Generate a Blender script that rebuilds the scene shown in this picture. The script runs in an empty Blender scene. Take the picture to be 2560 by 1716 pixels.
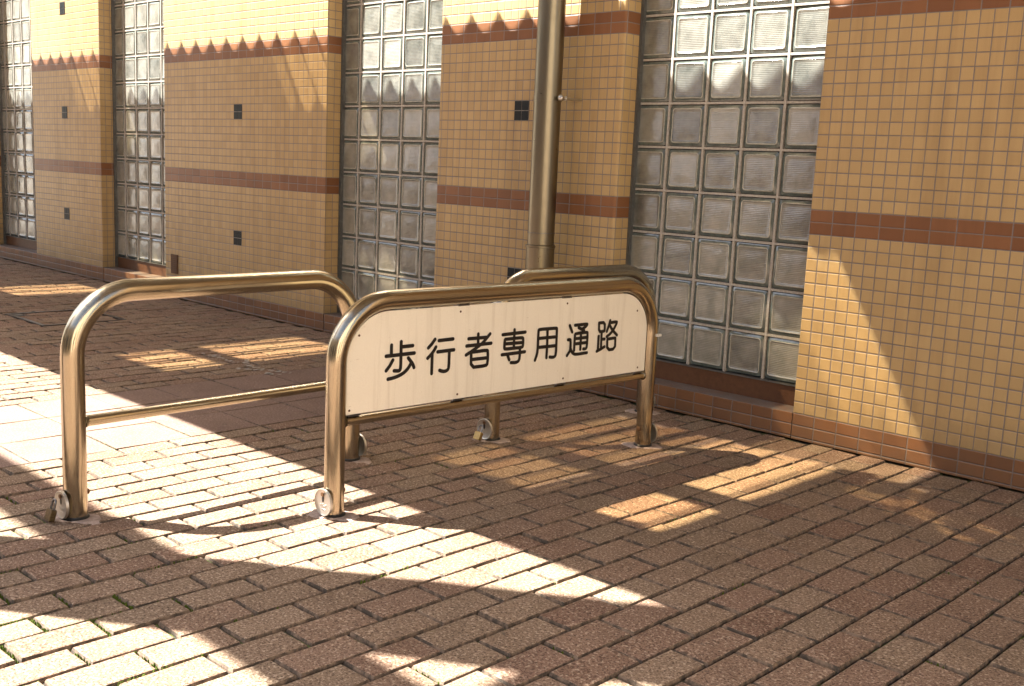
import bpy, math, random
from mathutils import Matrix, Vector

# ------------------------------------------------------------------ camera, world, sun, exposure
scene = bpy.context.scene
COL = scene.collection
f, yaw, pitch, roll = 2692.08, -0.7627, 0.1628, 0.0448
CAM = Vector((2.1998, -4.0306, 1.0822))
fwd = Vector((math.sin(yaw)*math.cos(pitch), math.cos(yaw)*math.cos(pitch), -math.sin(pitch)))
rt = Vector((math.cos(yaw), -math.sin(yaw), 0))
up = rt.cross(fwd)
r2 = rt*math.cos(roll) + up*math.sin(roll)
u2 = -rt*math.sin(roll) + up*math.cos(roll)
cam = bpy.data.cameras.new('camera')
cam.sensor_width = 36.0
cam.lens = f/2560*36.0
cam.clip_start = 0.05
cam.clip_end = 800
co = bpy.data.objects.new('camera', cam)
m = Matrix((r2, u2, -fwd)).transposed().to_4x4()
m.translation = CAM
co.matrix_world = m
COL.objects.link(co)
scene.camera = co

SX, SY = 0.62, 0.43                       # metres the sunlight travels along +x and +y per metre it drops
elev = math.atan(1/math.hypot(SX, SY))
world = bpy.data.worlds.new('World')
scene.world = world
world.use_nodes = True
wn = world.node_tree.nodes
sky = wn.new('ShaderNodeTexSky')
sky.sky_type = 'NISHITA'
sky.sun_disc = False
sky.sun_elevation = elev
sky.sun_rotation = math.atan2(-SX, -SY)
sky.dust_density = 3.0
sky.ozone_density = 1.0
world.node_tree.links.new(sky.outputs[0], wn['Background'].inputs[0])
wn['Background'].inputs[1].default_value = 0.052
sl = bpy.data.lights.new('sun', 'SUN')
sl.energy = 5.0
sl.angle = math.radians(0.5)
sl.color = (1.0, 0.95, 0.86)
so = bpy.data.objects.new('sun', sl)
so.rotation_euler = Vector((SX, SY, -1)).to_track_quat('-Z', 'Y').to_euler()
so.location = (-6, -5, 10)
COL.objects.link(so)
scene.view_settings.view_transform = 'Standard'
scene.view_settings.look = 'None'
scene.view_settings.gamma = 1.0
scene.view_settings.exposure = 2.6
scene.cycles.max_bounces = 10
scene.cycles.diffuse_bounces = 5
scene.cycles.transparent_max_bounces = 12
scene.cycles.sample_clamp_indirect = 6.0
scene.cycles.caustics_reflective = False
scene.cycles.caustics_refractive = False

# ------------------------------------------------------------------ helpers
class MB:
    def __init__(s): s.v = []; s.f = []; s.mi = []; s.a = []; s.cur = 0; s.tint = 0.0
    def poly(s, pts, mi=None):
        n = len(s.v); s.v += [tuple(p) for p in pts]; s.face(range(n, n+len(pts)), mi)
    def face(s, idx, mi=None):
        s.f.append(tuple(idx)); s.mi.append(s.cur if mi is None else mi); s.a.append(s.tint)
    def box(s, x0, x1, y0, y1, z0, z1, mi=None):
        n = len(s.v)
        s.v += [(x, y, z) for z in (z0, z1) for x, y in ((x0, y0), (x1, y0), (x1, y1), (x0, y1))]
        for q in ((3, 2, 1, 0), (4, 5, 6, 7), (0, 1, 5, 4), (1, 2, 6, 5), (2, 3, 7, 6), (3, 0, 4, 7)):
            s.face([n+i for i in q], mi)
    def tube(s, pts, r, seg=20, cap=True, mi=None, rs=None):
        pts = [Vector(p) for p in pts]; n0 = len(s.v); ref = None
        for i, p in enumerate(pts):
            t = (pts[min(i+1, len(pts)-1)] - pts[max(i-1, 0)]).normalized()
            if ref is None:
                ref = t.orthogonal().normalized()
            ref = (ref - t*ref.dot(t)).normalized(); b = t.cross(ref)
            rr = rs[i] if rs else r
            for k in range(seg):
                a = 2*math.pi*k/seg
                s.v.append(tuple(p + (ref*math.cos(a) + b*math.sin(a))*rr))
        for i in range(len(pts)-1):
            for k in range(seg):
                a = n0+i*seg+k; c = n0+i*seg+(k+1) % seg
                s.face((a, c, c+seg, a+seg), mi)
        if cap:
            s.face([n0+k for k in range(seg)][::-1], mi)
            s.face([n0+(len(pts)-1)*seg+k for k in range(seg)], mi)
    def lathe(s, prof, o, ax, seg=32, mi=None):
        o = Vector(o); ax = Vector(ax).normalized(); e = ax.orthogonal().normalized(); g = ax.cross(e); n0 = len(s.v)
        for (r, h) in prof:
            for k in range(seg):
                a = 2*math.pi*k/seg
                s.v.append(tuple(o + ax*h + (e*math.cos(a) + g*math.sin(a))*r))
        for i in range(len(prof)-1):
            for k in range(seg):
                a = n0+i*seg+k; c = n0+i*seg+(k+1) % seg
                s.face((a, c, c+seg, a+seg), mi)
        s.face([n0+k for k in range(seg)][::-1], mi)
        s.face([n0+(len(prof)-1)*seg+k for k in range(seg)], mi)
    def build(s, name, mats, parent=None, smooth=False, origin=(0, 0, 0), bevel=0, bseg=2, attr=False):
        me = bpy.data.meshes.new(name)
        ox, oy, oz = origin
        me.from_pydata([(x-ox, y-oy, z-oz) for x, y, z in s.v], [], s.f)
        if not isinstance(mats, (list, tuple)): mats = [mats]
        for mt in mats: me.materials.append(mt)
        me.polygons.foreach_set('material_index', s.mi)
        if attr:
            at = me.attributes.new('tint', 'FLOAT', 'FACE'); at.data.foreach_set('value', s.a)
        if smooth:
            me.polygons.foreach_set('use_smooth', [True]*len(s.f))
            me.set_sharp_from_angle(angle=math.radians(38))
        me.update()
        o = bpy.data.objects.new(name, me); COL.objects.link(o)
        o.location = origin
        if parent:
            o.parent = parent
            w = Vector(origin)
            o.location = w - Vector(parent['_w'])
            o['_w'] = list(origin)
        else:
            o['_w'] = list(origin)
        if bevel:
            b = o.modifiers.new('bevel', 'BEVEL'); b.width = bevel; b.segments = bseg
            b.limit_method = 'ANGLE'; b.angle_limit = math.radians(40)
        return o

def empty(name, loc, label, cat, group=None):
    o = bpy.data.objects.new(name, None); COL.objects.link(o); o.location = loc
    o.empty_display_size = 0.1
    o['_w'] = list(loc); o['label'] = label; o['category'] = cat
    if group: o['group'] = group
    return o

def tag(o, label, cat, group=None):
    o['label'] = label; o['category'] = cat
    if group: o['group'] = group
    return o

class NT:
    def __init__(s, name):
        s.m = bpy.data.materials.new(name); s.m.use_nodes = True
        s.t = s.m.node_tree; s.n = s.t.nodes; s.l = s.t.links; s.p = s.n['Principled BSDF']
    def node(s, ty, ins=None, **kw):
        n = s.n.new(ty)
        for k, v in kw.items(): setattr(n, k, v)
        for k, v in (ins or {}).items(): s.set(n, k, v)
        return n
    def set(s, n, k, v):
        if isinstance(v, bpy.types.NodeSocket): s.l.new(v, n.inputs[k])
        else: n.inputs[k].default_value = v
    def math(s, op, a, b=None, c=None):
        n = s.n.new('ShaderNodeMath'); n.operation = op
        for i, v in enumerate((a, b, c)):
            if v is not None: s.set(n, i, v)
        return n.outputs[0]
    def mix(s, fac, a, b, mode='MIX'):
        n = s.n.new('ShaderNodeMix'); n.data_type = 'RGBA'; n.blend_type = mode
        s.set(n, 0, fac)
        for i, v in ((6, a), (7, b)):
            s.set(n, i, v if isinstance(v, bpy.types.NodeSocket) else (*v, 1) if len(v) == 3 else v)
        return n.outputs[2]
    def noise(s, scale, vec=None, detail=4, rough=0.55):
        n = s.node('ShaderNodeTexNoise', {'Scale': scale, 'Detail': detail, 'Roughness': rough})
        if vec is not None: s.l.new(vec, n.inputs['Vector'])
        return n.outputs['Fac']
    def obj(s): return s.node('ShaderNodeTexCoord').outputs['Object']
    def remap(s, v, a, b, c=0.0, d=1.0):
        n = s.node('ShaderNodeMapRange', {'Value': v, 'From Min': a, 'From Max': b, 'To Min': c, 'To Max': d}); return n.outputs[0]
    def bump(s, h, strength, dist):
        n = s.node('ShaderNodeBump', {'Strength': strength, 'Distance': dist, 'Height': h}); s.l.new(n.outputs[0], s.p.inputs['Normal'])
    def P(s, **kw):
        for k, v in kw.items():
            k = k.replace('_', ' ')
            if isinstance(v, tuple) and len(v) == 3: v = (*v, 1)
            s.set(s.p, k, v)

# ------------------------------------------------------------------ materials
def mat_tiles():
    t = NT('mosaic wall tiles')
    sep = t.node('ShaderNodeSeparateXYZ', {'Vector': t.obj()})
    x, y, z = sep.outputs
    u = t.math('ADD', x, y)
    row = t.math('FLOOR', t.math('DIVIDE', z, 0.05))
    rm = t.math('FLOORED_MODULO', row, 17.0)
    brown = t.math('MAXIMUM', t.math('LESS_THAN', rm, 1.5), t.math('LESS_THAN', row, -34.5))
    w = t.math('ADD', 0.05, t.math('MULTIPLY', brown, 0.05))
    uq = t.math('DIVIDE', u, w)
    cu = t.math('FLOOR', uq)
    fu = t.math('MULTIPLY', t.math('FRACT', uq), w)
    fz = t.math('MULTIPLY', t.math('FRACT', t.math('DIVIDE', z, 0.05)), 0.05)
    # every joint wanders a little
    jit = t.math('MULTIPLY', t.math('SUBTRACT', t.noise(9, t.obj(), 2), 0.5), 0.0018)
    du = t.math('MINIMUM', fu, t.math('SUBTRACT', w, fu))
    dz = t.math('MINIMUM', fz, t.math('SUBTRACT', 0.05, fz))
    d = t.math('ADD', t.math('MINIMUM', du, dz), jit)
    tile = t.remap(d, 0.0014, 0.0025)
    wn_ = t.node('ShaderNodeTexWhiteNoise', noise_dimensions='3D')
    cv = t.node('ShaderNodeCombineXYZ', {'X': cu, 'Y': row, 'Z': brown})
    t.l.new(cv.outputs[0], wn_.inputs['Vector'])
    r1 = wn_.outputs['Value']
    big = t.noise(1.3, t.obj(), 4)
    fine = t.noise(420, t.obj(), 3, 0.7)
    beige = t.mix(r1, (0.500, 0.345, 0.162), (0.560, 0.395, 0.193))
    beige = t.mix(t.remap(big, 0.35, 0.7), beige, t.mix(r1, (0.465, 0.318, 0.146), (0.530, 0.368, 0.174)))
    br = t.mix(r1, (0.205, 0.084, 0.034), (0.275, 0.120, 0.050))
    c = t.mix(brown, beige, br)
    c = t.mix(t.remap(fine, 0.3, 0.7, 0.0, 0.35), c, t.mix(1.0, c, (0.62, 0.58, 0.52), 'MULTIPLY'))
    gc = t.mix(t.noise(40, t.obj(), 3), (0.16, 0.138, 0.135), (0.25, 0.22, 0.215))
    c = t.mix(tile, gc, c)
    # rain streaks and grime near the foot
    st = t.node('ShaderNodeMapping', {'Vector': t.obj(), 'Scale': (11, 11, 0.7)})
    sn = t.noise(1.0, st.outputs[0], 5, 0.6)
    c = t.mix(t.remap(sn, 0.50, 0.75, 0.0, 0.40), c, t.mix(1.0, c, (0.55, 0.50, 0.45), 'MULTIPLY'))
    # splash dirt low on the wall, with a ragged top
    dirt = t.remap(t.math('ADD', z, t.math('MULTIPLY', t.noise(6, t.obj(), 5, 0.7), 0.5)), -1.46, -1.20, 0.45, 0.0)
    c = t.mix(dirt, c, (0.12, 0.09, 0.065))
    t.P(Base_Color=c, Roughness=t.remap(fine, 0.2, 0.8, 0.36, 0.60), Specular_IOR_Level=0.4)
    h = t.math('ADD', t.math('MULTIPLY', t.remap(d, 0.0010, 0.0045), 1.0), t.math('ADD', t.math('MULTIPLY', fine, 0.14), t.math('MULTIPLY', r1, 0.10)))
    t.bump(h, 0.75, 0.0022)
    return t.m

def mat_paver(name, cols, sp=1.0):
    t = NT(name)
    at = t.node('ShaderNodeAttribute', attribute_name='tint').outputs['Fac']
    ramp = t.node('ShaderNodeValToRGB', {'Fac': at})
    e = ramp.color_ramp.elements
    e[0].position = 0; e[0].color = (*cols[0], 1)
    e[1].position = 1; e[1].color = (*cols[-1], 1)
    for i, c in enumerate(cols[1:-1]):
        q = e.new((i+1)/(len(cols)-1)); q.color = (*c, 1)
    ob = t.obj()
    n1 = t.noise(190, ob, 3, 0.8); n2 = t.noise(7, ob, 5, 0.6); n3 = t.noise(120, ob, 2, 0.6)
    c = ramp.outputs[0]
    c = t.mix(t.remap(n1, 0.38, 0.54, 0.95*sp, 0.0), c, t.mix(1.0, c, (0.24, 0.21, 0.20), 'MULTIPLY'))
    c = t.mix(t.remap(n3, 0.54, 0.68, 0.0, 0.6*sp), c, (0.60, 0.48, 0.36))
    n4 = t.noise(0.9, ob, 5, 0.65); n5 = t.noise(26, ob, 2, 0.4)
    c = t.mix(t.remap(n4, 0.46, 0.66, 0.0, 0.32), c, t.mix(1.0, c, (0.55, 0.52, 0.48), 'MULTIPLY'))
    c = t.mix(t.remap(n5, 0.73, 0.76, 0.0, 0.55), c, (0.09, 0.075, 0.06))
    c = t.mix(t.remap(n2, 0.48, 0.75, 0.0, 0.40), c, t.mix(1.0, c, (0.52, 0.48, 0.44), 'MULTIPLY'))
    t.P(Base_Color=c, Roughness=0.88, Specular_IOR_Level=0.2)
    t.bump(t.math('ADD', n1, t.math('MULTIPLY', n3, 0.7)), 0.55, 0.0016)
    return t.m

def mat_joint():
    t = NT('jointing sand and moss')
    ob = t.obj()
    n = t.noise(2.3, ob, 4); n2 = t.noise(30, ob, 4, 0.7); n3 = t.noise(300, ob, 2)
    soil = t.mix(n2, (0.012, 0.011, 0.008), (0.05, 0.042, 0.03))
    moss = t.mix(n3, (0.05, 0.085, 0.012), (0.15, 0.21, 0.03))
    k = t.math('MULTIPLY', t.remap(n, 0.46, 0.60), t.remap(n2, 0.45, 0.58))
    t.P(Base_Color=t.mix(k, soil, moss), Roughness=0.95)
    t.bump(n3, 0.6, 0.004)
    return t.m

def mat_steel(name, col, r0, r1, streak=(3, 3, 3)):
    t = NT(name)
    mp = t.node('ShaderNodeMapping', {'Vector': t.obj(), 'Scale': streak})
    n = t.noise(18, mp.outputs[0], 4, 0.6); n2 = t.noise(14, t.obj(), 5, 0.65); n3 = t.noise(240, t.obj(), 3, 0.7)
    c = t.mix(t.remap(n2, 0.42, 0.72, 0.0, 0.18), col, tuple(k*0.8 for k in col))
    t.P(Base_Color=c, Metallic=1.0, Roughness=t.remap(t.math('ADD', t.math('MULTIPLY', n, 0.5), t.math('MULTIPLY', n2, 0.5)), 0.35, 0.65, r0, r1))
    t.bump(n3, 0.04, 0.0003)
    return t.m

def mat_simple(name, col, rough=0.6, metal=0.0, spec=0.4, nscale=60, var=0.25, bump=0.15, dist=0.001):
    t = NT(name)
    n = t.noise(nscale, t.obj(), 5, 0.65)
    c = t.mix(t.remap(n, 0.3, 0.7, 0.0, 1.0), tuple(k*(1-var) for k in col), tuple(min(1, k*(1+var*0.5)) for k in col))
    t.P(Base_Color=c, Roughness=rough, Metallic=metal, Specular_IOR_Level=spec)
    if bump: t.bump(n, bump, dist)
    return t.m

def mat_glassface():
    t = NT('ribbed glass block face')
    ob = t.obj()
    at = t.node('ShaderNodeAttribute', attribute_name='tint').outputs['Fac']
    sep = t.node('ShaderNodeSeparateXYZ', {'Vector': ob})
    n = t.noise(9, ob, 4, 0.6); n2 = t.noise(26, ob, 3, 0.55)
    c = t.mix(t.math('ADD', t.math('MULTIPLY', at, 0.55), t.remap(n, 0.3, 0.7, 0.0, 0.45)), (0.050, 0.058, 0.052), (0.40, 0.40, 0.355))
    ribs = t.math('SINE', t.math('MULTIPLY', sep.outputs[2], 2*math.pi/0.0078))
    t.P(Base_Color=c, Roughness=t.remap(n2, 0.3, 0.7, 0.08, 0.20), Specular_IOR_Level=0.8, IOR=1.75, Coat_Weight=0.4, Coat_Roughness=0.05)
    t.bump(t.math('ADD', t.math('MULTIPLY', ribs, 0.35), t.math('MULTIPLY', n2, 2.6)), 0.5, 0.0015)
    return t.m

M_TILE = mat_tiles()
M_PAV = mat_paver('brick pavers', [(0.236, 0.146, 0.103), (0.275, 0.181, 0.128), (0.262, 0.190, 0.132), (0.300, 0.215, 0.150), (0.265, 0.168, 0.121), (0.290, 0.207, 0.143)])
M_SLAB = mat_paver('pink paving slabs', [(0.225, 0.152, 0.122), (0.25, 0.17, 0.138), (0.235, 0.16, 0.13)], 0.55)
M_JOINT = mat_joint()
M_STEEL = mat_steel('brushed stainless tube', (0.41, 0.355, 0.265), 0.16, 0.26)
M_PIPE = mat_steel('weathered drainpipe steel', (0.22, 0.19, 0.14), 0.27, 0.38, (3, 3, 1))
M_DISC = mat_steel('cast zinc', (0.62, 0.60, 0.56), 0.34, 0.5, (1, 1, 1))
M_BRASS = mat_simple('tarnished brass', (0.36, 0.25, 0.10), 0.42, 0.9, 0.5, 120)
M_BRASS_SHADE = mat_simple('shade-toned brass', (0.13, 0.095, 0.05), 0.45, 0.9, 0.5, 120, 0.5)  # brass darkened in colour for the padlock that stands in shade
M_SILVER = mat_simple('bright steel', (0.62, 0.62, 0.6), 0.28, 1.0, 0.5, 120, 0.1)
M_SHACK = mat_simple('dark hardened steel', (0.16, 0.16, 0.17), 0.3, 1.0, 0.5, 120)
M_FRAME = mat_simple('grey steel window channel', (0.16, 0.165, 0.165), 0.42, 0.6, 0.5, 40)
M_MORT = mat_simple('grey block mortar', (0.46, 0.43, 0.39), 0.75, 0, 0.3, 90, 0.25, 0.3)
M_RIM = mat_simple('dark glass block rim', (0.012, 0.016, 0.016), 0.2, 0, 0.6, 30, 0.5, 0.1)
M_TEAL = mat_simple('greenish glass block edge', (0.12, 0.15, 0.14), 0.12, 0, 1.0, 30, 0.45, 0.12)
M_REFRACT = mat_simple('painted refraction line', (0.42, 0.42, 0.37), 0.12, 0, 1.0, 50, 0.3, 0.1)  # pale ring painted for the light refracted along the block edge
M_FACE = mat_glassface()
M_RISER = mat_simple('dark brown riser tile', (0.12, 0.055, 0.028), 0.45, 0, 0.4, 35)
M_DARK = mat_simple('near black accent tile', (0.010, 0.014, 0.017), 0.5, 0, 0.25, 60, 0.3)
M_GROUT = mat_simple('pale grout', (0.30, 0.28, 0.25), 0.85)
M_INK = mat_simple('black sign lettering', (0.012, 0.010, 0.009), 0.45, 0, 0.4, 80, 0.2, 0.05)
M_RUST = mat_simple('rusty screw', (0.13, 0.065, 0.03), 0.6, 0.4, 0.4, 300)
M_PATCH = mat_simple('pinkish mortar patch', (0.46, 0.36, 0.31), 0.9, 0, 0.2, 45, 0.45, 0.6, 0.004)
M_RUB = mat_simple('black rubber', (0.012, 0.013, 0.015), 0.35, 0, 0.5, 60)
M_VENT = mat_simple('brown vent grille', (0.11, 0.05, 0.022), 0.5, 0.2)
M_CONC = mat_simple('concrete', (0.36, 0.34, 0.31), 0.9, 0, 0.3, 12, 0.2, 0.4, 0.004)
M_ROOF = mat_simple('painted steel roof sheet', (0.46, 0.45, 0.42), 0.5, 0.1, 0.4, 6, 0.12)
M_RSTEEL = mat_simple('canopy steel', (0.33, 0.33, 0.33), 0.5, 0.3)
M_ASPH = mat_simple('pale bounce paving', (0.36, 0.31, 0.25), 0.95, 0, 0.2, 90, 0.4, 0.6, 0.004)  # outer ground made pale to bounce more light towards the sign
M_WHITE = mat_simple('white plastic', (0.75, 0.74, 0.70), 0.4, 0, 0.5, 60, 0.08)
def mat_sign():
    t = NT('cream enamel sign')
    ob = t.obj(); n = t.noise(3, ob, 5); n2 = t.noise(55, ob, 3, 0.8); n3 = t.noise(400, ob, 2)
    c = t.mix(n, (0.84, 0.79, 0.68), (0.89, 0.85, 0.74))
    c = t.mix(t.remap(n2, 0.70, 0.76, 0.0, 0.5), c, (0.33, 0.26, 0.17))
    c = t.mix(t.remap(n3, 0.4, 0.6, 0.0, 0.10), c, (0.40, 0.33, 0.24))
    mp = t.node('ShaderNodeMapping', {'Vector': ob, 'Scale': (30, 30, 1.6)})
    c = t.mix(t.remap(t.noise(1.0, mp.outputs[0], 5, 0.65), 0.52, 0.78, 0.0, 0.35), c, (0.42, 0.35, 0.25))
    sc = t.noise(16, t.node('ShaderNodeMapping', {'Vector': ob, 'Scale': (1, 1, 5), 'Rotation': (.5, 0, 0)}).outputs[0], 3, 0.8)
    c = t.mix(t.remap(sc, 0.71, 0.74, 0.0, 0.6), c, (0.36, 0.30, 0.22))
    t.P(Base_Color=c, Roughness=t.remap(n, 0.3, 0.7, 0.32, 0.55), Specular_IOR_Level=0.4)
    t.bump(n3, 0.05, 0.0005)
    return t.m
M_SIGN = mat_sign()
def mat_frp(name, col, mot):
    t = NT(name)
    ob = t.obj()
    mp = t.node('ShaderNodeMapping', {'Vector': ob, 'Scale': (9, 1.6, 1)})
    n = t.noise(1.0, mp.outputs[0], 3, 0.6)
    gx = t.node('ShaderNodeSeparateXYZ', {'Vector': t.node('ShaderNodeTexCoord').outputs['Generated']}).outputs[0]
    edge = t.remap(gx, 0.0, 0.45, 1-mot, 1.0)  # one side transmits less, shaping the edge of the light patch
    k = t.math('MULTIPLY', edge, t.remap(n, 0.30, 0.62, 1-mot, 1.0))
    c = t.mix(k, (0.05, 0.04, 0.02), col)
    tr = t.node('ShaderNodeBsdfTransparent', {'Color': c})
    tl = t.node('ShaderNodeBsdfTranslucent', {'Color': (0.5, 0.38, 0.2, 1)})
    mx = t.node('ShaderNodeMixShader', {0: 0.12})
    t.l.new(tr.outputs[0], mx.inputs[1]); t.l.new(tl.outputs[0], mx.inputs[2])
    t.l.new(mx.outputs[0], t.n['Material Output'].inputs['Surface'])
    return t.m
M_FRP = mat_frp('amber translucent roof sheet', (0.70, 0.57, 0.37), 0.30)
M_FRP2 = mat_frp('light softening roof sheet', (0.33, 0.275, 0.19), 0.72)  # weak, uneven transmission shaped to soften the light patches on the walls
M_FRP3 = mat_frp('dim translucent roof sheet', (0.17, 0.125, 0.07), 0.3)  # transmission set low for faint light flecks and a weak amber glow
M_EDGE = NT('dirt stained brick edge')
_n = M_EDGE.noise(38, M_EDGE.obj(), 5, 0.7)
M_EDGE.P(Base_Color=M_EDGE.mix(M_EDGE.remap(_n, 0.42, 0.62), (0.065, 0.050, 0.038), (0.235, 0.165, 0.115)), Roughness=0.95)
M_EDGE = M_EDGE.m
M_MOSS = mat_simple('green moss', (0.085, 0.115, 0.020), 0.95, 0, 0.1, 200, 0.5, 0.3)

# ------------------------------------------------------------------ ground
random.seed(7)
g = MB(); g.box(-220, 220, -220, 220, -0.6, -0.03)
o = g.build('ground', M_ASPH); o['kind'] = 'structure'
g = MB(); g.box(-13.5, 7.0, -8.0, 0.6, -0.029, -0.0115)
o = g.build('joint_sand', M_JOINT); o['kind'] = 'structure'

def paver(mb, x0, x1, y0, y1, ch=0.004, hv=0.0012, t=0.0):
    z = random.uniform(-hv, hv); tx = random.uniform(-1, 1)*0.0012; ty = random.uniform(-1, 1)*0.0012
    mb.tint = t
    n = len(mb.v)
    x0 += random.uniform(-.0008, .0008); x1 += random.uniform(-.0008, .0008)
    y0 += random.uniform(-.0012, .0012); y1 += random.uniform(-.0012, .0012)
    cs = ((x0, y0, -1, -1), (x1, y0, 1, -1), (x1, y1, 1, 1), (x0, y1, -1, 1))
    for (x, y, a, b) in cs: mb.v.append((x-a*ch, y-b*ch, z+a*tx+b*ty))
    for (x, y, a, b) in cs: mb.v.append((x-a*ch*.42, y-b*ch*.42, z+a*tx+b*ty-ch*.22))
    for (x, y, a, b) in cs: mb.v.append((x, y, z+a*tx+b*ty-ch*1.2))
    for (x, y, a, b) in cs: mb.v.append((x, y, -0.02))
    mb.face((n, n+1, n+2, n+3))
    for k in range(3):
        for i in range(4):
            j = (i+1) % 4; a = n+4*k
            mb.face((a+i, a+4+i, a+4+j, a+j), 0 if k == 0 else 1)

edges = [-1.4618]
for k in range(14): edges.append(edges[-1]+0.1035)
for k in range(7): edges.append(edges[-1]+0.1105)
while edges[-1] < 6.8: edges.append(edges[-1]+0.1062)
left = [-2.3540]
while left[-1] > -13.2: left.append(left[-1]-0.1035)
bricks = MB(); B_Y = -7.9
def column(xa, xb, odd):
    P = 0.2036
    y = (-2.37 if odd else -2.265) + P*12
    segs = []
    while y > B_Y:
        a, b = y-P, y
        y -= P
        if a >= -0.004: continue
        b = min(b, -0.004)
        if b-a < 0.03: continue
        segs.append((a, b))
    for a, b in segs:
        paver(bricks, xa+0.0040, xb-0.0040, a+0.0048, b-0.0048, 0.0058, 0.0018, random.random())
for i in range(len(edges)-1): column(edges[i], edges[i+1], i % 2 == 1)
for i in range(len(left)-1): column(left[i+1], left[i], i % 2 == 0)
o = bricks.build('brick_paving', [M_PAV, M_EDGE], attr=True); o['kind'] = 'structure'
# moss and grit sitting in the joints, thickest in the front left of the picture
ms = MB(); rm_ = random.Random(5)
def tuft(x, y, r, h):
    n = len(ms.v); k = 6
    for i in range(k):
        a = 2*math.pi*i/k; rr = r*rm_.uniform(.6, 1.2)
        ms.v.append((x+rr*math.cos(a), y+rr*math.sin(a), -0.012))
    for i in range(k):
        a = 2*math.pi*i/k; rr = r*rm_.uniform(.3, .7)
        ms.v.append((x+rr*math.cos(a), y+rr*math.sin(a), h*rm_.uniform(.5, 1)-.003))
    ms.v.append((x, y, h))
    for i in range(k):
        j = (i+1) % k; ms.face((n+i, n+j, n+k+j, n+k+i)); ms.face((n+k+i, n+k+j, n+2*k))
def joint_run(x0, y0, x1, y1, m_):
    for _ in range(m_):
        t_ = rm_.random(); tuft(x0+(x1-x0)*t_+rm_.gauss(0, .0018), y0+(y1-y0)*t_+rm_.gauss(0, .0018), rm_.uniform(.002, .005), rm_.uniform(-.003, .002))
for i in range(len(edges)-1):
    odd = i % 2 == 1
    for k in range(-6, 14):
        yj = (-2.37 if odd else -2.265) - 0.2036*k
        if not (-3.9 < yj < -0.05) or edges[i] > 1.6: continue
        d_ = math.exp(-((edges[i]+.15)**2+(yj+3.1)**2)/.16)
        if rm_.random() < .05+.8*d_: joint_run(edges[i], yj, edges[i+1], yj, int(4+26*rm_.random()*(.3+d_)))
        if rm_.random() < .04+.5*d_: joint_run(edges[i], yj, edges[i], yj-.2, int(5+36*rm_.random()*(.25+d_)))
for x0, y0, x1, y1, m_ in ((-2.35, -2.265, -1.46, -2.265, 150), (-2.06, -2.0, -2.06, -2.3, 40), (-1.76, -2.0, -1.76, -2.27, 60), (-2.06, -1.96, -1.46, -1.96, 70), (.35, -.05, .35, -.9, 90), (.24, -.9, .24, -.2, 60)):
    joint_run(x0, y0, x1, y1, m_)
o = ms.build('joint_moss', M_MOSS); o['kind'] = 'stuff'

sl_ = MB()
for i in range(3):
    x0 = -2.3540+0.2974*i
    for j in range(26):
        y1 = -0.1325-0.3045*j
        if j == 0: paver(sl_, x0+0.002, x0+0.2954, -0.128, -0.004, 0.003, 0.0008, random.random())
        paver(sl_, x0+0.002, x0+0.2954, y1-0.3025, y1-0.002, 0.003, 0.0008, random.random())
o = sl_.build('paving_slabs', [M_SLAB, M_EDGE], attr=True); o['kind'] = 'structure'

# inspection cover framed in the paving
ic = empty('inspection_cover', (-4.58, -1.07, 0), 'paved inspection cover with thin dark steel frame near the far wall', 'manhole cover')
q = MB()
def bar(mb, a, b, w, z0, z1):
    a = Vector((*a, 0)); b = Vector((*b, 0)); d = (b-a).normalized(); nn = Vector((-d.y, d.x, 0))*w/2
    ps = [a-nn, b-nn, b+nn, a+nn]; n = len(mb.v)
    for z in (z0, z1):
        for p in ps: mb.v.append((p.x, p.y, z))
    for qd in ((3, 2, 1, 0), (4, 5, 6, 7), (0, 1, 5, 4), (1, 2, 6, 5), (2, 3, 7, 6), (3, 0, 4, 7)): mb.face([n+i for i in qd])
IX0, IX1, IY0, IY1 = -4.86, -4.31, -1.335, -0.825
for a, b in (((IX0-.01, IY0), (IX1+.01, IY0)), ((IX0-.01, IY1), (IX1+.01, IY1)), ((IX0, IY0+.01), (IX0, IY1-.01)), ((IX1, IY0+.01), (IX1, IY1-.01))):
    bar(q, a, b, 0.026, -0.01, 0.0045)
q.build('frame', M_SHACK, ic)
q = MB(); q.box(IX0+.02, IX0+.10, IY0+.02, IY0+.07, 0.0008, 0.003); q.build('lifting_recess', M_SHACK, ic)

# dried mortar smears on the paving behind the left barrier
sm = MB(); rq = random.Random(3)
for run in ([(-2.98, -1.02), (-2.80, -1.03), (-2.66, -1.02)], [(-2.72, -.93), (-2.60, -1.00), (-2.47, -1.02)], [(-2.52, -1.10), (-2.40, -1.00), (-2.26, -.93)], [(-2.36, -1.06), (-2.28, -1.0)]):
    for (xa, ya), (xb, yb) in zip(run, run[1:]):
        for k in range(9):
            t0 = k/9+rq.uniform(-.05, .05); cx_ = xa+(xb-xa)*t0+rq.gauss(0, .008); cy_ = ya+(yb-ya)*t0+rq.gauss(0, .010); rr = rq.uniform(.004, .012); n = len(sm.v)
            for i in range(7):
                a_ = 2*math.pi*i/7; sm.v.append((cx_+rr*rq.uniform(.5, 1.3)*math.cos(a_), cy_+rr*rq.uniform(.5, 1.3)*1.6*math.sin(a_), 0.0042))
            sm.face([n+i for i in range(7)])
o = sm.build('mortar_smears', M_MORT); o['kind'] = 'stuff'

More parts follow.
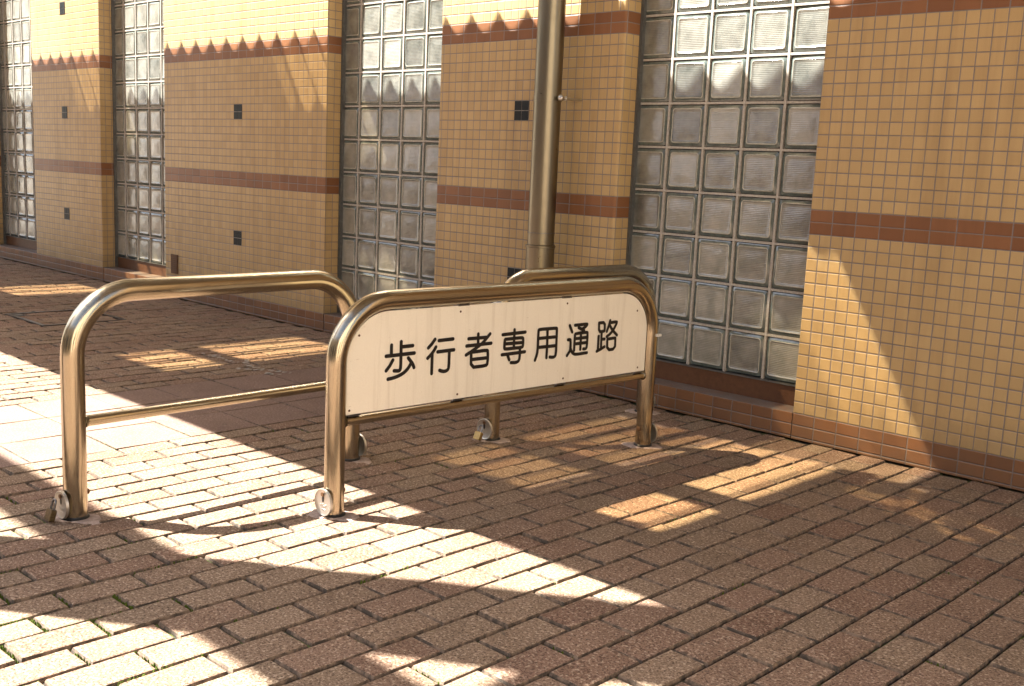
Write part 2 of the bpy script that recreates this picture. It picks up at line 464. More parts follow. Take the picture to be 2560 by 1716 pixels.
# ------------------------------------------------------------------ building
ZR = 1.711
H_W = 4.4
bld = empty('tiled_building', (-3.0, 0.3, 0), 'long low building clad in beige and brown mosaic tiles with tall glass block windows', 'building')
def pier(x0, x1, anchor, rnd=0.003, accents=(), label=None):
    p = MB()
    pts = []
    def corner(cx, cy, a0):
        for k in range(6):
            a = math.radians(a0 + 18*k); pts.append((cx+rnd*math.cos(a), cy+rnd*math.sin(a)))
    corner(x0+rnd, rnd, 180); corner(x1-rnd, rnd, 270)
    pts.append((x1, 0.24)); pts.append((x0, 0.24))
    n = len(pts)
    for z in (0.0, H_W):
        for (x, y) in pts: p.v.append((x, y, z))
    for i in range(n):
        j = (i+1) % n; p.face((i, j, n+j, n+i))
    p.face([n+i for i in range(n)]); p.face(list(range(n))[::-1])
    o = p.build('wall_pier', M_TILE, bld, smooth=True, origin=(anchor, 0, ZR))
    for (ux, v) in accents:
        xa = anchor+ux*0.05; zt = ZR-v*0.05
        a = MB()
        for i in range(2):
            for j in range(2):
                a.box(xa+i*.05+.002, xa+i*.05+.048, -0.0035, 0.002, zt-j*.05-.048, zt-j*.05-.002, 0)
        a.box(xa, xa+.1, -0.0015, 0.0015, zt-.1, zt, 1)
        a.build('accent_tiles', [M_DARK, M_GROUT], o, origin=(xa, 0, zt))
    return o
pier(0.0, 6.2, 0.0)
pm = pier(-2.287, -1.016, -2.206, 0.018, [(10, 6), (10, 23), (10, -11)])
pp = pier(-5.300, -3.307, -3.401, 0.003, [(-19, 6), (-19, 23), (-19, -11)])
pier(-7.640, -6.338, -7.645, 0.003, [(12, 6), (12, 23), (12, -11)])
pier(-10.67, -8.67, -8.765, 0.003, [(-19, 6), (-19, 23)])
pier(-13.0, -11.70, -13.0)
v = MB(); v.box(-5.211, -5.114, -0.006, 0.001, 0.179, 0.322)
for k in range(9): v.box(-5.203, -5.122, -0.009, -0.006, 0.190+k*.0145, 0.197+k*.0145)
v.build('vent_grille', M_VENT, pp, origin=(-5.16, 0, 0.25))
c = MB(); c.box(-13.0, 6.2, 0.25, 5.0, 0, H_W-0.01); c.build('inner_wall', M_CONC, bld, origin=(-3, 2, 0))
c = MB(); c.box(-13.05, 6.25, -0.03, 5.05, H_W, H_W+0.12); c.build('coping', M_CONC, bld, origin=(-3, 0, H_W))

def window(x0, x1, xj, anchor):
    """opening x0..x1, first block joint xj; joints every 0.2 m at z = 0.2 k"""
    zt = 3.8
    w = MB()
    for s_, xs in ((1, x0), (-1, x1)):
        a, b = sorted((xs, xs+s_*0.006))
        w.box(a, b, 0.104, 0.16, 0.113, H_W-.01, 0)
        a, b = sorted((xs+s_*0.006, xs+s_*0.013))
        w.box(a, b, 0.108, 0.16, 0.2, H_W-.01, 0)
    w.box(x0+.006, x1-.006, 0.118, 0.16, 0.196, 0.2025, 0)
    w.box(x0+.013, x1-.013, 0.02, 0.16, zt, H_W-.01, 0)
    fr = w.build('window', M_FRAME, bld, origin=((x0+x1)/2, 0.13, 0.2))
    mo = MB()
    xs = [xj+0.2*i for i in range(7) if x0+.03 < xj+0.2*i < x1-.03]
    for x in xs: mo.box(x-.0055, x+.0055, 0.1275, 0.15, 0.203, zt)
    k = 2
    while 0.2*k < zt:
        mo.box(x0+.013, x1-.013, 0.1285, 0.15, 0.2*k-.0052, 0.2*k+.0052); k += 1
    mo.build('mortar_joints', M_MORT, fr, origin=(x0, 0.13, 0.2))
    gb = MB()
    cols = []
    i = 0
    while xj+0.2*i < x1-.03: cols.append((xj+.2*i, xj+.2*i+.2)); i += 1
    for (a, b) in cols:
        for k in range(1, 19):
            z0, z1 = 0.2*k, 0.2*k+0.2
            gb.tint = random.random()
            ax, bx, az, bz = a+.0052, b-.0052, z0+.0050, z1-.0050
            cx, cz = (a+b)/2, (z0+z1)/2
            tw = random.uniform(-1, 1)*0.0028; tv = random.uniform(-1, 1)*0.0022
            def P(hx, hz, y): return (cx+hx, y+tw*hx/.09+tv*hz/.09, cz+hz)
            rings = [(0.0950, 0.1430, 0.012), (0.0915, 0.1345, 0.012), (0.0790, 0.1300, 0.012), (0.0765, 0.1282, 0.010), (0.0740, 0.1300, 0.009)]
            prev = None; n0 = len(gb.v)
            def ring(h, y, rc):
                out = []
                for qx, qz, a0 in ((1, 1, 0), (-1, 1, 90), (-1, -1, 180), (1, -1, 270)):
                    for t in range(3):
                        an = math.radians(a0+45*t)
                        out.append(P(qx*(h-rc)+rc*math.cos(an), qz*(h-rc)+rc*math.sin(an), y))
                return out
            R = [ring(*r_) for r_ in rings]
            for r_ in R: gb.v += r_
            for ri in range(len(R)-1):
                for t in range(12):
                    u_ = (t+1) % 12; s0 = n0+ri*12
                    gb.face((s0+t, s0+12+t, s0+12+u_, s0+u_), (0, 2, 3, 3)[ri])
            # bulged face as concentric rings
            base = n0+48; hs = [(0.060, 0.1296), (0.042, 0.1280), (0.022, 0.1271)]
            for (h, y) in hs:
                nb = len(gb.v); gb.v += ring(h, y, h*.25)
                for t in range(12):
                    u_ = (t+1) % 12; gb.face((base+t, nb+t, nb+u_, base+u_), 1)
                base = nb
            gb.face([base+t for t in range(12)][::-1], 1)
    gb.v = [(min(max(x, x0+.004), x1-.004), y, z) for x, y, z in gb.v]
    gb.build('glass_blocks', [M_RIM, M_FACE, M_TEAL, M_REFRACT], fr, smooth=True, origin=(x0, 0.13, 0.2), attr=True)
    sd = MB(); sd.box(x0+.004, x1-.004, 0.004, 0.20, 0.0, 0.1095)
    sd.build('sill', M_TILE, fr, origin=(anchor, 0.004, ZR))
    rs = MB(); rs.box(x0+.006, x1-.006, 0.128, 0.19, 0.1095, 0.196); rs.build('riser', M_RISER, fr, origin=(x0, .13, .1))
window(-1.016, 0.0, -1.035, -1.0)
window(-3.307, -2.287, -3.350, -3.3)
window(-6.338, -5.300, -6.385, -6.3)
window(-8.670, -7.640, -8.770, -8.65)
window(-11.70, -10.67, -11.75, -11.7)

# ------------------------------------------------------------------ drainpipe
PX, PY, PR = -1.367, -0.1275, 0.066
dp = empty('drainpipe', (PX, PY, 0), 'tall round weathered steel drainpipe standing in front of the tiled wall', 'drainpipe')
d = MB(); d.tube([(PX, PY, 0.002), (PX, PY, 0.70)], PR+.0045, 40); d.tube([(PX, PY, 0.70), (PX, PY, 4.3)], PR, 40, cap=False)
d.build('pipe', M_PIPE, dp, smooth=True, origin=(PX, PY, 0))
d = MB(); d.lathe([(PR, .0), (PR+.009, .004), (PR+.009, .012), (PR, .016)], (PX, PY, 0.694), (0, 0, 1), 40); d.build('collar', M_PIPE, dp, smooth=True, origin=(PX, PY, .7))
d = MB(); d.lathe([(PR-.002, 0), (PR+.0022, .001), (PR+.0022, .004), (PR-.002, .005)], (PX, PY, 0.765), (0, 0, 1), 40); d.build('seam_ring', M_SHACK, dp, smooth=True, origin=(PX, PY, .76))
d = MB(); d.lathe([(PR-.002, 0), (PR+.002, .0), (PR+.002, .030), (PR-.002, .030)], (PX, PY, 1.395), (0, 0, 1), 40)
d.box(PX+PR-.003, PX+PR+.030, PY-.003, PY+.003, 1.398, 1.422)
br = d.build('bracket', M_PIPE, dp, smooth=True, origin=(PX, PY, 1.4))
d = MB(); d.lathe([(.004, -.022), (.010, -.021), (.0105, -.016), (.006, -.013), (.006, .012), (.014, .014), (.015, .02), (.009, .026), (.002, .027)], (PX+PR+.032, PY, 1.410), (0, -1, 0), 20)
d.tube([(PX+PR+.032, PY+.01, 1.410), (PX+PR+.034, PY+.06, 1.408), (PX+PR+.034, 0.0, 1.408)], .006, 10)
d.build('bracket_bolt', M_SILVER, br, smooth=True, origin=(PX+PR+.03, PY, 1.41))

# ------------------------------------------------------------------ barriers
def hoop_pts(L, zc, R, z0=0.0):
    pts = [(0, z0), (0, (z0+zc-R)/2), (0, zc-R-.01)]
    for k in range(13):
        a = math.pi - (math.pi/2)*k/12
        pts.append((R+R*math.cos(a), zc-R+R*math.sin(a)))
    for k in range(1, 8): pts.append((R+(L-2*R)*k/8, zc))
    for k in range(13):
        a = math.pi/2 - (math.pi/2)*k/12
        pts.append((L-R+R*math.cos(a), zc-R+R*math.sin(a)))
    pts += [(L, zc-R-.01), (L, (z0+zc-R)/2), (L, z0)]
    return pts

def lock_disc(parent, pos, sgn, turn=0.0):
    """thin round lock plate hanging on the post pin; sgn = side along y it hangs on"""
    x, y, z = pos; ax = Vector((math.sin(turn), sgn*math.cos(turn), 0)); nrm = ax if sgn < 0 else ax
    out = Vector((0, -1, 0)) if sgn < 0 else Vector((0, 1, 0))
    m_ = MB()
    for s_ in (1, -1):
        pass
    m_.lathe([(.001, -.0025), (.036, -.0025), (.0395, -.0045), (.0415, -.004), (.0415, .004), (.0395, .0045), (.036, .0025), (.001, .0025)], (x, y, z-.026), out, 40)
    o = m_.build('lock_disc', M_DISC, parent, smooth=True, origin=(x, y, z))
    # slot and embossed marks on both faces
    s2 = MB()
    def oval(cz, rx, rz, h0, h1, cx=0.0):
        n = len(s2.v)
        for hh in (h0, h1):
            for k in range(16):
                a = 2*math.pi*k/16; s2.v.append((x+cx+rx*math.cos(a), y+out.y*hh, z-.026+cz+rz*math.sin(a)))
        for k in range(16):
            j = (k+1) % 16; s2.face((n+k, n+j, n+16+j, n+16+k))
        s2.face([n+k for k in range(16)]); s2.face([n+16+k for k in range(16)][::-1])
    oval(.012, .0055, .0115, -.0031, .0031)
    s2.build('keyhole_slot', M_RUB, o, origin=(x, y, z))
    s2 = MB()
    for cx, cz in ((-.012, -.008), (-.004, -.013), (.005, -.012), (.012, -.008), (-.002, -.007)): oval(cz, .0032, .0032, -.0034, .0034, cx)
    oval(-.0215, .011, .0018, -.0032, .0032)
    s2.build('embossed_mark', M_DISC, o, smooth=True, origin=(x, y, z))
    return o

def barrier(label, A, B, r, zc, R, zrail, rr, discs=(1, 1)):
    A = Vector((*A, 0)); B = Vector((*B, 0)); T = (B-A); L = T.length; T.normalize()
    e = empty('tube_barrier', tuple(A+T*L/2), label, 'barrier', 'stainless steel hoop barriers on the brick paving')
    W = lambda s_, z, off=0.0: A + T*s_ + Vector((T.y, -T.x, 0))*off + Vector((0, 0, z))
    h = MB(); h.tube([W(s_, z) for s_, z in hoop_pts(L, zc, R, -.006)], r, 36)
    h.build('hoop', M_STEEL, e, smooth=True, origin=tuple(A))
    for s_, sg in ((r, 1), (L-r, -1)):
        h = MB(); c_ = W(s_-sg*.003, zrail); h.lathe([(rr-.001, 0), (rr+.0035, .001), (rr+.003, .005), (rr, .009)], tuple(c_), tuple(T*sg), 24)
        h.build('weld_bead', M_PIPE, e, smooth=True, origin=tuple(c_))
    h = MB(); h.tube([W(r*.85, zrail), W(L*.33, zrail), W(L*.66, zrail), W(L-r*.85, zrail)], rr, 24)
    h.build('lower_rail', M_STEEL, e, smooth=True, origin=tuple(W(L/2, zrail)))
    for i, (s_, sg) in enumerate(((0, -1), (L, 1))):
        p = W(s_, 0)
        b = MB(); b.lathe([(r-.002, 0), (r+.0055, .0), (r+.0055, .004), (r+.002, .008), (r-.002, .0085)], (p.x, p.y, 0.0015), (0, 0, 1), 36)
        b.build('base_ring', M_RUB, e, smooth=True, origin=tuple(p))
        b = MB()
        b.lathe([(.003, -.001), (.0085, 0), (.0085, .007), (.006, .010), (.001, .0105)], (p.x, p.y-sg*(r-.002), .074), (0, -sg, 0), 20)
        b.build('pin_cap', M_RUST, e, smooth=True, origin=tuple(p))
        b = MB(); b.tube([(p.x, p.y+sg*(r-.003), .074), (p.x, p.y+sg*(r+.014), .074)], .0065, 16)
        b.build('lock_pin', M_RUST, e, smooth=True, origin=tuple(p))
        if discs[i]: lock_disc(e, (p.x, p.y+sg*(r+.0075), .074), sg)
        # irregular mortar patch round the foot
        rnd = random.Random(int(abs(p.x*1000)+abs(p.y*77))); b = MB(); pts = []
        for k in range(26):
            a = 2*math.pi*k/26
            q_ = (0.058+0.020*math.sin(2*a+rnd.random()*.5)+rnd.uniform(-.007, .007))
            pts.append((p.x+q_*1.15*math.cos(a), p.y+q_*math.sin(a)))
        n = len(b.v)
        for (x, y) in pts: b.v.append((x, y, -0.004))
        for (x, y) in pts: b.v.append((p.x+(x-p.x)*.86, p.y+(y-p.y)*.86, 0.0026))
        for k in range(26):
            j = (k+1) % 26; b.face((n+k, n+j, n+26+j, n+26+k))
        b.face([n+26+k for k in range(26)])
        b.build('mortar_patch', M_PATCH, e, smooth=True, origin=tuple(p))
    return e, W, L, T

eS, WS, LS, TS = barrier('stainless steel hoop barrier carrying the white Japanese sign, nearest the camera', (-.375, -2.095), (-.31, -.62), .0312, .657, .185, .290, .0145, (1, 1))
eL, WL, LL, TL = barrier('stainless steel hoop barrier without a sign at the left, open above its lower rail', (-.822, -2.700), (-.846, -1.673), .0335, .668, .185, .288, .0165, (1, 1))
eR, WR, LR, TR = barrier('stainless steel hoop barrier standing behind the sign, closest to the tiled wall', (-.743, -1.047), (-.685, -.129), .0312, .650, .185, .288, .0145, (1, 1))

# sign panel in the front hoop
def offs(s_, z, o_): return WS(s_, z, o_)
pan = [(.0315, .312)]
ri = .153
for k in range(13):
    a = math.pi - (math.pi/2)*k/12; pan.append((.0315+ri+ri*math.cos(a), .6235-ri+ri*math.sin(a)))
for k in range(13):
    a = math.pi/2 - (math.pi/2)*k/12; pan.append((LS-.034-ri+ri*math.cos(a), .6235-ri+ri*math.sin(a)))
pan.append((LS-.034, .312))
p = MB(); n = len(pan)
for o_ in (.006, .010):
    for s_, z in pan: p.v.append(tuple(offs(s_, z, o_)))
p.face([n+i for i in range(n)]); p.face(list(range(n))[::-1])
for i in range(n): p.face((i, (i+1) % n, n+(i+1) % n, n+i))
sp = p.build('sign_panel', M_SIGN, eS, origin=tuple(offs(LS/2, .45, .008)))
ST = [[[0.197,0.515],[0.197,0.4869]],[[0.2344,0.5231],[0.2349,0.4394],[0.2321,0.4323],[0.2255,0.4305],[0.2092,0.4327]],[[0.2398,0.5066],[0.2812,0.5068]],[[0.1767,0.4819],[0.2883,0.4823]],[[0.2033,0.4674],[0.1925,0.4509],[0.1782,0.4357]],[[0.2642,0.4686],[0.2783,0.453],[0.2842,0.4446],[0.2882,0.4357]],[[0.2747,0.4494],[0.2654,0.4355],[0.25,0.4232],[0.2285,0.4145],[0.207,0.4099],[0.1861,0.4082]],[[0.3712,0.5201],[0.3582,0.5054],[0.3445,0.4942]],[[0.3759,0.4943],[0.3664,0.4805],[0.354,0.4692],[0.343,0.4606]],[[0.3616,0.4752],[0.3617,0.4572],[0.3615,0.4085]],[[0.388,0.5146],[0.4478,0.5152]],[[0.3838,0.4778],[0.4531,0.4787]],[[0.4334,0.4758],[0.4335,0.4231],[0.4288,0.4132],[0.4158,0.4099],[0.404,0.4122],[0.3944,0.416]],[[0.5574,0.5236],[0.5585,0.4873]],[[0.5153,0.5105],[0.5969,0.5094]],[[0.5074,0.4868],[0.6178,0.4874]],[[0.6112,0.5201],[0.5807,0.4925],[0.5566,0.4793],[0.5297,0.4664],[0.5066,0.4567]],[[0.529,0.4653],[0.5301,0.412],[0.5975,0.412],[0.605,0.4184],[0.6043,0.4611],[0.5993,0.4651],[0.5374,0.4639]],[[0.5303,0.4389],[0.6039,0.4386]],[[0.7245,0.5259],[0.7246,0.4643]],[[0.6698,0.5124],[0.7775,0.514]],[[0.683,0.4955],[0.7631,0.4956],[0.7686,0.4909],[0.7687,0.4649],[0.7623,0.4611],[0.6835,0.4613],[0.6797,0.4659],[0.6803,0.4925],[0.683,0.4955]],[[0.681,0.4797],[0.7672,0.478]],[[0.6696,0.4428],[0.779,0.444]],[[0.7543,0.4586],[0.755,0.4239],[0.7505,0.4135],[0.7375,0.4093],[0.714,0.4115]],[[0.6948,0.4422],[0.7054,0.4219]],[[0.8309,0.4093],[0.8401,0.4305],[0.8425,0.4522],[0.8413,0.5147],[0.8456,0.5182],[0.9322,0.517],[0.9349,0.5135],[0.9361,0.4209],[0.9289,0.412],[0.9163,0.412],[0.9044,0.4142]],[[0.8432,0.4862],[0.933,0.4853]],[[0.8431,0.4538],[0.9338,0.4529]],[[0.8872,0.5147],[0.8887,0.4506],[0.8882,0.4129]],[[1.0012,0.5212],[1.0152,0.4965]],[[0.9955,0.4693],[1.006,0.4696],[1.0095,0.4654],[1.0111,0.4347],[1.0077,0.426],[0.9943,0.4113]],[[1.0119,0.4347],[1.0176,0.424],[1.028,0.4151],[1.0414,0.4114],[1.1008,0.4128]],[[1.0288,0.5204],[1.0936,0.5207],[1.0946,0.5181],[1.0861,0.5107],[1.0701,0.505]],[[1.0483,0.5105],[1.0789,0.4975]],[[1.0303,0.4274],[1.0309,0.4829],[1.0336,0.4895],[1.0944,0.4901],[1.0989,0.4869],[1.0989,0.4353],[1.0929,0.4278],[1.0795,0.4289]],[[1.0632,0.4885],[1.0638,0.4286]],[[1.0335,0.4703],[1.0968,0.4711]],[[1.0334,0.451],[1.0984,0.4515]],[[1.1592,0.52],[1.1916,0.5201],[1.1927,0.4881],[1.1859,0.4869],[1.1612,0.4864],[1.1592,0.52]],[[1.1766,0.4858],[1.1772,0.4195]],[[1.1609,0.4702],[1.1609,0.4197]],[[1.1799,0.4571],[1.1946,0.4566]],[[1.1546,0.4133],[1.1696,0.4178],[1.1963,0.4272]],[[1.2205,0.5252],[1.2151,0.5075],[1.205,0.4849]],[[1.223,0.5168],[1.2595,0.5185],[1.2584,0.5115],[1.2429,0.4892],[1.225,0.4741],[1.2059,0.465]],[[1.2194,0.5083],[1.2341,0.4898],[1.2491,0.4781],[1.2642,0.4664]],[[1.2119,0.4552],[1.2546,0.4566],[1.2565,0.4541],[1.2575,0.4139],[1.2131,0.4129],[1.2102,0.4553],[1.2145,0.4556]]]
ink = MB()
def stroke(pts, w=0.0061):
    P = [Vector((a, b)) for a, b in pts]
    # smooth polylines of 4+ points once (corner cutting)
    if len(P) > 3:
        Q = [P[0]]
        for i in range(1, len(P)-1):
            Q += [P[i]+(P[i-1]-P[i])*min(.25, .012/max(1e-6, (P[i-1]-P[i]).length)), P[i]+(P[i+1]-P[i])*min(.25, .012/max(1e-6, (P[i+1]-P[i]).length))]
        Q.append(P[-1]); P = Q
    zt = .0112 + stroke.k*0.00002; stroke.k += 1
    def disc(c):
        n = len(ink.v)
        for k in range(14):
            a = 2*math.pi*k/14; ink.v.append(tuple(offs(c.x+w*math.cos(a), c.y+w*math.sin(a), zt)))
        ink.face([n+k for k in range(14)][::-1])
    for i in range(len(P)-1):
        a, b = P[i], P[i+1]; d_ = (b-a)
        if d_.length < 1e-6: continue
        d_.normalize(); nn = Vector((-d_.y, d_.x))*w; n = len(ink.v)
        zt += 0.000003
        for c_ in (a-nn, b-nn, b+nn, a+nn): ink.v.append(tuple(offs(c_.x, c_.y, zt)))
        ink.face((n, n+1, n+2, n+3))
    for c_ in P:
        zt += 0.000003
        disc(c_)
stroke.k = 0
for cnt in (7, 6, 6, 6, 4, 10, 9):
    ink.v.clear(); ink.f.clear(); ink.mi.clear(); ink.a.clear()
    grp, ST = ST[:cnt], ST[cnt:]
    for s_ in grp: stroke(s_)
    ink.build('character', M_INK, sp, origin=tuple(offs(grp[0][0][0], grp[0][0][1], .011)))
for s_, z in ((.074, .555), (.477, .604), (.984, .603), (1.378, .553), (1.400, .328), (.981, .328), (.475, .327), (.043, .325)):
    b = MB(); b.lathe([(.0038, 0), (.0038, .001), (.0024, .0018), (.0004, .002)], tuple(offs(s_, z, .010)), tuple(Vector((TS.y, -TS.x, 0))), 12)
    b.build('screw', M_RUST, sp, smooth=True, origin=tuple(offs(s_, z, .01)))
for s_, z in ((.49, .6255), (.98, .6255), (.06, .3085), (.48, .3085), (.97, .3085), (1.41, .3085)):
    b = MB(); c0 = offs(s_, z, .004); hw = .024
    ps = [offs(s_-hw, z-.003, 0.0), offs(s_+hw, z-.003, 0.0), offs(s_+hw, z-.003, .0125), offs(s_-hw, z-.003, .0125)]
    nn = len(b.v)
    for p_ in ps: b.v.append(tuple(p_))
    for p_ in ps: b.v.append(tuple(p_+Vector((0, 0, .006))))
    for qd in ((3, 2, 1, 0), (4, 5, 6, 7), (0, 1, 5, 4), (1, 2, 6, 5), (2, 3, 7, 6), (3, 0, 4, 7)): b.face([nn+i for i in qd])
    b.build('mounting_tab', M_SHACK, sp, origin=tuple(c0))
b = MB(); c0 = WS(LS, .452, .0335); b.box(c0.x-.004, c0.x+.006, c0.y-.002, c0.y+.026, .447, .457)
b.build('cable_clip', M_WHITE, eS, origin=tuple(c0), bevel=.001)

# padlocks
def padlock(label, P, lean, mat, sc=1.0):
    P = Vector(P)
    e = empty('padlock', tuple(P), label, 'padlock', 'small padlocks hanging on the barrier lock plates')
    c, s = math.cos(lean), math.sin(lean)
    def X(x, y, z): return (P.x+x*sc, P.y+(y*c+z*s)*sc, P.z+(-y*s+z*c)*sc)
    b = MB(); hw, ht, hd = .016, .013, .0075
    prof = [(-hw+.003, -.052), (hw-.003, -.052), (hw, -.049), (hw, -.024), (hw-.004, -.020), (-hw+.004, -.020), (-hw, -.024), (-hw, -.049)]
    n = len(prof)
    for y in (-hd, hd):
        for (x, z) in prof: b.v.append(X(x, y, z))
    b.face(list(range(n))); b.face([n+i for i in range(n)][::-1])
    for i in range(n): b.face((i, (i+1) % n, n+(i+1) % n, n+i)[::-1])
    b.build('body', mat, e, origin=tuple(P), bevel=.0015*sc)
    pts = [X(-.0095, 0, -.022), X(-.0095, 0, -.006)]
    for k in range(9):
        a = math.pi-math.pi*k/8; pts.append(X(.0095*math.cos(a), 0, -.004+.0095*math.sin(a)))
    pts += [X(.0095, 0, -.006), X(.0095, 0, -.022)]
    b = MB(); b.tube(pts, .0028*sc, 10); b.build('shackle', M_SHACK, e, smooth=True, origin=tuple(P))
padlock('dark brass padlock on the near post of the left barrier without a sign', (-.822, -2.700-.062, .062), .30, M_BRASS_SHADE, 1.12)
padlock('gold coloured brass padlock on the near post of the barrier behind the sign', (-.743, -1.047-.058, .060), .42, M_BRASS, 1.05)
padlock('small bright silver padlock on the far post of the left barrier without a sign', (-.826, -1.673+.056, .050), .3, M_SILVER, .72)

# ------------------------------------------------------------------ canopy over the path (out of frame, casts the scalloped shade)
HR = 3.2; NEAR = -3.2245; FAR = -0.617; XR0 = -5.34
cn = empty('walkway_canopy', (-3, -1.9, 0), 'corrugated steel canopy roof above the path with amber skylight strips, outside the frame overhead', 'canopy')
def hprof(x):
    d_ = abs(((x-XR0)/0.2+0.5) % 1.0 - 0.5)*2
    return HR + 0.1*(1-math.sin(math.pi/2*d_))
rects = []
for sh in (0, -3.03, -6.06, 3.03):
    rects += [(-2.17+sh, -1.62+sh, -2.80, -1.66), (-7.95, -7.20, -1.50, -1.16) if sh < -6 else (-2.02+sh if sh == 0 else -1.81+sh, -1.39+sh, -1.655, -1.05)]
    if sh == 0: rects.append((-2.72, -2.19, -2.80, -1.66))  # dim strip added for the amber glow under the sign
    if sh < 0: rects.append((-1.79+sh, -1.17+sh, -0.79, FAR))
rects = [r_ for r_ in rects if r_[1] < 2.4 and not (r_[3] == FAR and r_[0] > -0.9)]
xs = []; x = -13.0
while x < 2.6: xs.append(x); x += 0.2/16
WX0, WX1, WY0, WY1 = -1.5400001, -0.8899999, -2.26, -1.70
ys = sorted({NEAR, FAR, WY0, WY1} | {r_[2] for r_ in rects} | {r_[3] for r_ in rects})
ro = MB()
for i in range(len(xs)-1):
    xc = (xs[i]+xs[i+1])/2
    ridge = abs(((xc-XR0)/0.2+0.5) % 1.0 - 0.5)*0.2 < 0.014
    for j in range(len(ys)-1):
        yc = (ys[j]+ys[j+1])/2
        ins = any(a < xc < b and c_ < yc < d_ for a, b, c_, d_ in rects)
        if ins and yc < -1.66: ridge = abs(((xc-XR0)/0.2+0.5) % 1.0 - 0.5)*0.2 < (0.015 if xc > -2.5 else 0.027)
        if ins and -2.03 < xc < -1.38 and -1.66 < yc < -1.04: ridge = False
        if ins and not ridge: continue
        if WX0 < xc < WX1 and WY0 < yc < WY1: continue
        za, zb = hprof(xs[i]), hprof(xs[i+1])
        ro.poly([(xs[i], ys[j], za), (xs[i+1], ys[j], zb), (xs[i+1], ys[j+1], zb), (xs[i], ys[j+1], za)])
# slits added in this sheet to imitate reflected light flecks near the wall foot
rs_ = random.Random(11); slits = []
for k in range(24):
    sx = rs_.uniform(-1.48, -.96); sy = -1.80-(sx+1.48)*.45+rs_.uniform(-.11, .11)
    slits.append((sx, sy, rs_.uniform(.5, 1.25), rs_.uniform(.03, .07), rs_.uniform(.007, .013)))
i0 = [x_ for x_ in xs if WX0-.02 < x_ < WX1+.02]
for i in range(len(i0)-1):
    xa_, xb_ = i0[i], i0[i+1]; xc = (xa_+xb_)/2
    if not WX0 < xc < WX1: continue
    for j in range(56):
        ya_ = WY0+(WY1-WY0)*j/56; yb_ = WY0+(WY1-WY0)*(j+1)/56; yc = (ya_+yb_)/2
        hit = False
        for (sx, sy, an, ln, wd) in slits:
            dx, dy = xc-sx, yc-sy; a_ = dx*math.cos(an)-dy*math.sin(an); c2_ = dx*math.sin(an)+dy*math.cos(an)
            if abs(a_) < ln and abs(c2_) < wd: hit = True
        if hit: continue
        ro.poly([(xa_, ya_, hprof(xa_)), (xb_, ya_, hprof(xb_)), (xb_, yb_, hprof(xb_)), (xa_, yb_, hprof(xa_))])
fl = MB()
for i in range(len(i0)-1): fl.poly([(i0[i], WY0, hprof(i0[i])-.006), (i0[i+1], WY0, hprof(i0[i+1])-.006), (i0[i+1], WY1, hprof(i0[i+1])-.006), (i0[i], WY1, hprof(i0[i])-.006)])
fl.build('fleck_dimmer', M_FRP3, cn, origin=(-1.2, -2, HR))  # film added under the slits to dim the light flecks
# roof piece added to shade the upper right-hand wall
for i in range(len(xs)-1):
    if xs[i] > -0.75 and xs[i] < 2.58:
        za, zb = hprof(xs[i]), hprof(xs[i+1])
        ro.poly([(xs[i], FAR, za), (xs[i+1], FAR, zb), (xs[i+1], -0.01, zb), (xs[i], -0.01, za)])
ro.build('roof_sheet', M_ROOF, cn, origin=(-3, -1.9, HR))
for (a, b, c_, d_) in rects:
    fr_ = MB(); i0 = [x_ for x_ in xs if a-.0135 <= x_ <= b+.0135]
    for k in range(len(i0)-1):
        za, zb = hprof(i0[k])-.004, hprof(i0[k+1])-.004
        fr_.poly([(i0[k], c_, za), (i0[k+1], c_, zb), (i0[k+1], d_, zb), (i0[k], d_, za)])
    fr_.build('skylight_strip', M_FRP3 if (a, b) == (-2.72, -2.19) else M_FRP if c_ < -2 or a == -7.95 else M_FRP2, cn, origin=(a, c_, HR))
b = MB(); b.box(-13, 2.6, NEAR, NEAR+.14, 3.15, 3.32); b.build('gutter', M_RSTEEL, cn, origin=(-3, NEAR, 3.2))
b = MB(); b.box(-13, 2.6, -2.415, -2.30, 3.06, 3.19); b.build('purlin', M_RSTEEL, cn, origin=(-3, -2.36, 3.1))
for px in (-9.5, 2.5):
    b = MB(); b.box(px-.06, px+.06, NEAR+.14, FAR-.05 if px < 0 else -.005, 2.94, 3.05); b.build('cross_beam', M_RSTEEL, cn, origin=(px, -2, 3))
    if px > 0: continue
    b = MB(); b.box(px-.06, px+.06, NEAR+.2, NEAR+.32, 0.001, 2.94); b.build('post', M_RSTEEL, cn, origin=(px, NEAR+.26, 0))

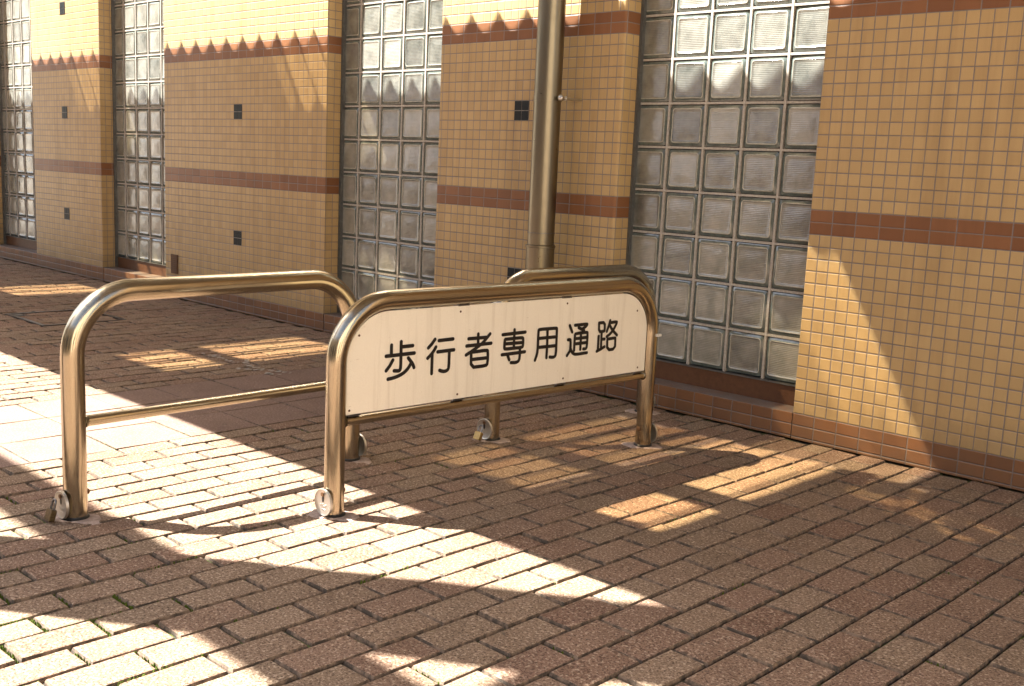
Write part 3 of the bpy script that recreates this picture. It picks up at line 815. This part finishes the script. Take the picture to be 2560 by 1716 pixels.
# mast and overhead cross arm beyond the left edge of the picture
MX, MY = -1.62, -3.761
mast = empty('concrete_mast', (MX, MY, 0), 'thick round concrete mast carrying an overhead arm, outside the frame to the left', 'mast')
b = MB(); b.tube([(MX, MY, 0.0), (MX, MY, 7.0)], .225, 48); b.build('column', M_CONC, mast, smooth=True, origin=(MX, MY, 0))
b = MB(); b.box(-12, 2.6, -4.49, -4.31, 3.82, 3.96); b.build('arm', M_RSTEEL, mast, origin=(-3, -4.4, 3.9))
b = MB(); b.box(MX-.05, MX+.05, -4.31, MY-.2, 3.84, 3.94); b.build('bracket', M_RSTEEL, mast, origin=(MX, -4.1, 3.9))

# building added behind the camera to warm the fill and shape reflections
ob_ = empty('added_opposite_building', (-3, -11, 0), 'unseen beige building added behind the camera for warm fill light and reflections', 'building')
b = MB(); b.box(-24, 20, -14, -11, 0, 5.0); b.build('facade', mat_simple('warm beige render', (0.42, 0.35, 0.24), 0.9, 0, 0.3, 3, 0.12), ob_, origin=(-3, -11, 0))
for k in range(9):  # dark windows added for dark bands in the tube reflections
    x = -19+k*4.2
    b = MB(); b.box(x, x+2.9, -10.99, -10.9, 0.3, 3.0); wq = b.build('window', M_FRAME, ob_, origin=(x, -11, 1))
    b = MB(); b.box(x+.08, x+2.82, -10.898, -10.885, 0.38, 2.92); b.build('pane', M_RIM, wq, origin=(x, -11, 1))

sb = empty('added_side_building', (6.6, -5, 0), 'unseen cream building added on the right to bounce sunlight onto the sign', 'building')  # added outside the frame as a sunlit reflector for the sign
b = MB(); b.box(6.6, 10, -10.5, -2.2, 0, 4.6); b.build('facade', mat_simple('cream render', (0.78, 0.70, 0.56), 0.9, 0, 0.3, 3, 0.12), sb, origin=(6.6, -5, 0))
b = MB(); b.box(6.56, 6.62, -7.2, -5.6, 0.2, 2.4); b.build('window', M_RIM, sb, origin=(6.6, -6.6, 1))  # dark openings added for contrast in the reflections
b = MB(); b.box(6.56, 6.62, -4.2, -3.2, 0.02, 2.3); b.build('door', M_RISER, sb, origin=(6.6, -3.7, 1))

for o in bpy.data.objects:
    if '_w' in o: del o['_w']
